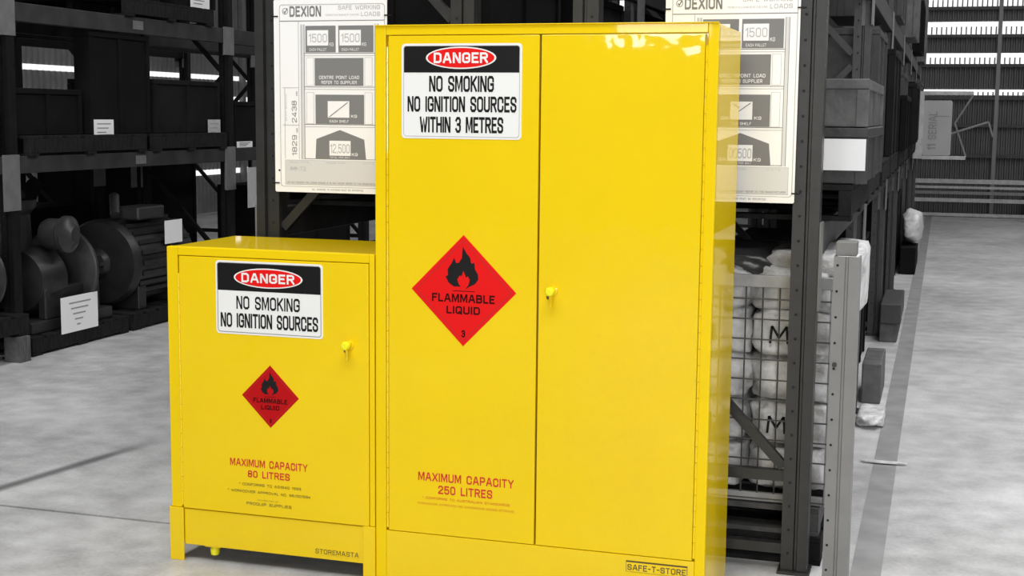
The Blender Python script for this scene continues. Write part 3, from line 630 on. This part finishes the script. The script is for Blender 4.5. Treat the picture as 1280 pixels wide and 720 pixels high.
# ------------------------------------------------------------------ mesh cage of sacks
CX0, CX1, CY0, CY1, CZ0, CZ1 = .50, 1.405, .66, 1.56, .215, .985
pallet('grey timber pallet on the floor, lower of the two under the mesh cage', .46, 1.38, .64, 1.60, 0, M_wood, .10)
pallet('grey timber pallet directly under the mesh cage', .47, 1.37, .65, 1.59, .101, M_woodm, .10)
cg = thing('mesh_cage', 'wire mesh cage full of white sacks standing on pallets behind the dark rack post', 'cage', ((CX0+CX1)/2, (CY0+CY1)/2, .202))
for x in (CX0, CX1-.025):
    for y in (CY0, CY1-.025): MB().box(x, x+.025, y, y+.025, .2025, CZ1-.031, .003).build('post', M_zincl, cg)
for a in ((CX0, CX1, CY0-.003, CY0+.022), (CX0, CX1, CY1-.022, CY1+.003)): MB().box(*a, CZ1-.03, CZ1+.012, .003).build('top_rail', M_zincl, cg)
for a in ((CX0, CX0+.022, CY0+.023, CY1-.023), (CX1-.022, CX1, CY0+.023, CY1-.023)): MB().box(*a, CZ1-.03, CZ1+.012, .003).build('top_rail', M_zincl, cg)
for a in ((CX0+.026, CX1-.026, CY0, CY0+.02), (CX0+.026, CX1-.026, CY1-.02, CY1)): MB().box(*a, .205, .235, .003).build('bottom_rail', M_zincl, cg)
for a in ((CX0, CX0+.02, CY0+.026, CY1-.026), (CX1-.02, CX1, CY0+.026, CY1-.026)): MB().box(*a, .205, .235, .003).build('bottom_rail', M_zincl, cg)
def mesh_panel(axis, pos, a0, a1):
    mb = MB(); n = int(round((a1-a0)/.056)); m = int(round((CZ1-CZ0)/.072))
    for k in range(n+1):
        t = a0+(a1-a0)*k/n; q = (t, pos) if axis == 'x' else (pos, t)
        mb.cyl((*q, CZ0), (*q, CZ1-.01), .0028, n=6)
    for k in range(m+1):
        z_ = CZ0+(CZ1-CZ0)*k/m
        e = .0045
        mb.cyl((a0, pos-e, z_) if axis == 'x' else (pos+e, a0, z_), (a1, pos-e, z_) if axis == 'x' else (pos+e, a1, z_), .0028, n=6)
    mb.build('mesh_panel', M_zinc, cg, kind='stuff')
mesh_panel('x', CY0+.004, CX0+.02, CX1-.02); mesh_panel('x', CY1-.006, CX0+.02, CX1-.02); mesh_panel('y', CX1-.008, CY0+.02, CY1-.02); mesh_panel('y', CX0+.008, CY0+.02, CY1-.02)
rs = random.Random(3); k = 0
rows = ['bottom', 'second', 'third', 'fourth', 'top']
for lz in range(5):
    for ix in range(3):
        for iy in range(2):
            cx = CX0+.15+ix*.30; cy = CY0+.245+iy*.42; cz = .315+lz*.158
            if lz == 4: cz -= .005
            o = MB().blob((cx+rs.uniform(-.01, .01), cy, cz), .148 if ix == 2 else .156, .205, .086, .42, .05, k, 4).build('sack', M_sack)
            tag(o, 'white woven sack in the mesh cage, %s layer, %s column, %s' % (rows[lz], ['left', 'middle', 'right'][ix], ['front', 'back'][iy]), 'sack', 'white sacks stacked in the mesh cage')
            if iy == 0 and (lz, ix) in ((1, 2), (3, 2), (4, 1)):
                mk = MB(); yy = cy-.214
                s_ = .03
                pts = [(-.03, -.03), (-.025, .03), (0, -.01), (.025, .03), (.03, -.03)]
                for (a, c), (d, e) in zip(pts, pts[1:]): mk.bar((cx+a-.04, yy, cz+c), (cx+d-.04, yy, cz+e), .004, .008)
                mk.build('ink_mark', M_black, o)
            k += 1
for lz, (cx, cy, cz, sx, sy, sz) in enumerate(((1.30, .98, 1.015, .17, .25, .065), (1.40, 1.20, .95, .075, .25, .13))):
    o = MB().blob((cx, cy, cz), sx, sy, sz, .55, .07, 40+lz).build('sack', M_sack)
    tag(o, ['white sack slumped over the top right of the mesh cage', 'crumpled white sack bulging over the back right cage corner'][lz], 'sack', 'white sacks overflowing the mesh cage')
o = MB().blob((.95, .98, 1.01), .28, .25, .075, .6, .09, 77).build('plastic_sheet', M_plastic); tag(o, 'crumpled dark plastic bundle lying on top of the caged sacks', 'plastic')
# ------------------------------------------------------------------ grey column guard
gd = thing('post_guard', 'short light grey steel guard post beside the dark rack post and cage', 'post', (1.455, .34, 0))
gx0, gx1, gy = 1.412, 1.492, .30
P = [(gx0, gy+.0), (gx0+.034, gy), (gx0+.037, gy+.006), (gx0+.043, gy+.006), (gx0+.046, gy), (gx1, gy), (gx1, gy+.075), (gx1-.006, gy+.075), (gx1-.006, gy+.012), (gx0+.006, gy+.012), (gx0+.006, gy+.075), (gx0, gy+.075)]
mb = MB(); a = [mb.b.verts.new((x, y, .01)) for x, y in P]; c = [mb.b.verts.new((x, y, 1.105)) for x, y in P]
for i in range(len(P)): mb.b.faces.new((a[i], a[(i+1) % len(P)], c[(i+1) % len(P)], c[i]))
mb.b.faces.new(a); mb.b.faces.new(c); bmesh.ops.recalc_face_normals(mb.b, faces=mb.b.faces[:]); gp = mb.build('post', M_guard, gd)
MB().box(gx0-.03, gx1+.03, gy-.04, gy+.10, 0, .0098, .001).build('base_plate', M_guard, gd)
mb = MB(); z_ = .10
while z_ < 1.08: mb.cyl((gx0+.012, gy-.0008, z_), (gx0+.012, gy+.001, z_), .0042, n=8); z_ += .0815
mb.build('bolt_holes', M_hole, gp, kind='stuff')
MB().cyl((gx0+.014, gy-.008, .765), (gx0+.014, gy, .765), .008, n=6).build('bolt', M_steeldk, gd)
MB().box(gx0+.004, gx1-.012, gy+.015, gy+.085, 1.106, 1.150, .003).build('cap_block', M_brk, gd)
# ------------------------------------------------------------------ aisle bits on the right
def strayblock(label, x0, x1, y0_, y1_, z0, z1, m, name='timber_block', cat='block'):
    o = MB().box(x0, x1, y0_, y1_, z0, z1, .008).build(name, m); return tag(o, label, cat)
strayblock('dark timber block at the rack foot in the right aisle, lower of two', 1.352, 1.47, 5.75, 6.9, 0, .13, M_woodm)
strayblock('dark timber block stacked on another at the rack foot in the right aisle', 1.352, 1.49, 5.72, 6.6, .131, .27, M_steeldk)
strayblock('grey steel box on the floor at the rack foot, nearest in the right aisle', 1.352, 1.455, 3.55, 4.1, 0, .22, M_steelbox, 'steel_box', 'box')
o = MB().blob((1.43, 3.1, .03), .07, .22, .028, .7, .12, 5).build('plastic_wrap', M_sack); tag(o, 'crumpled white plastic wrap on the aisle floor beside the rack foot', 'plastic')
o = MB().blob((1.53, 2.2, .008), .10, .02, .006, .8, .12, 6).build('plastic_strip', M_sack); tag(o, 'thin white plastic strip lying across the grey floor line', 'plastic')
strayblock('black box on the floor under the white bag in the right aisle', 1.352, 1.50, 10.2, 11.6, 0, .27, M_dark, 'box', 'box')
o = MB().blob((1.45, 10.8, .44), .10, .4, .165, .7, .08, 9).build('sack', M_sack); tag(o, 'white bag on a black box far along the right aisle', 'sack')
# aisle sign with hanger tubes
sg = thing('aisle_sign', 'grey aisle sign with vertical lettering and tube bracket, far along the right aisle', 'sign', (1.6, 12, 1.1))
MB().prism(rrect(1.49, 1.79, 1.14, 1.74, .02), 12.0, 12.012).build('panel', M_sign, sg)
txt('11 SERIAL', 1.545, 1.635, 1.20, 1.62, 11.998, M_bgrey, sg, rot=1, bold=.02)
MB().box(1.60, 1.76, 11.997, 11.999, 1.565, 1.572).build('rule', M_bgrey, sg)
MB().box(1.49, 1.95, 11.99, 12.03, 1.095, 1.135, .004).build('arm', M_zincl, sg)
MB().box(1.44, 2.0, 11.99, 12.03, 1.80, 1.84, .004).build('arm', M_zincl, sg)
for p0, p1 in (((2.0, 1.80), (1.82, 1.49)), ((1.82, 1.49), (1.95, 1.13)), ((1.79, 1.38), (2.17, 1.51)), ((2.17, 1.51), (2.22, 1.35))):
    MB().cyl((p0[0], 12.015, p0[1]), (p1[0], 12.015, p1[1]), .012, n=10).build('tube', M_brk, sg)
MB().box(1.39, 1.491, 11.98, 12.04, 1.1, 1.82, .004).build('mounting_plate', M_zincl, sg)
# stacked lengths at the far wall
sl = thing('steel_length_rack', 'low stand of long steel lengths lying along the far wall', 'rack', (3.5, 19.3, 0))
for x in (1.2, 3.0, 5.0): MB().box(x, x+.08, 19.1, 19.6, 0, .62, .004).build('support', M_steeldk, sl)
for i, (z0, z1, m) in enumerate(((.24, .30, M_zincl), (.36, .41, M_brk), (.45, .49, M_zincl), (.53, .60, M_zincl), (.01, .06, M_zincl))):
    MB().box(.9, 6.5, 19.0+.02*i, 19.08+.02*i, z0, z1, .004).build('steel_length', m, sl)
print('objects', len(bpy.data.objects))
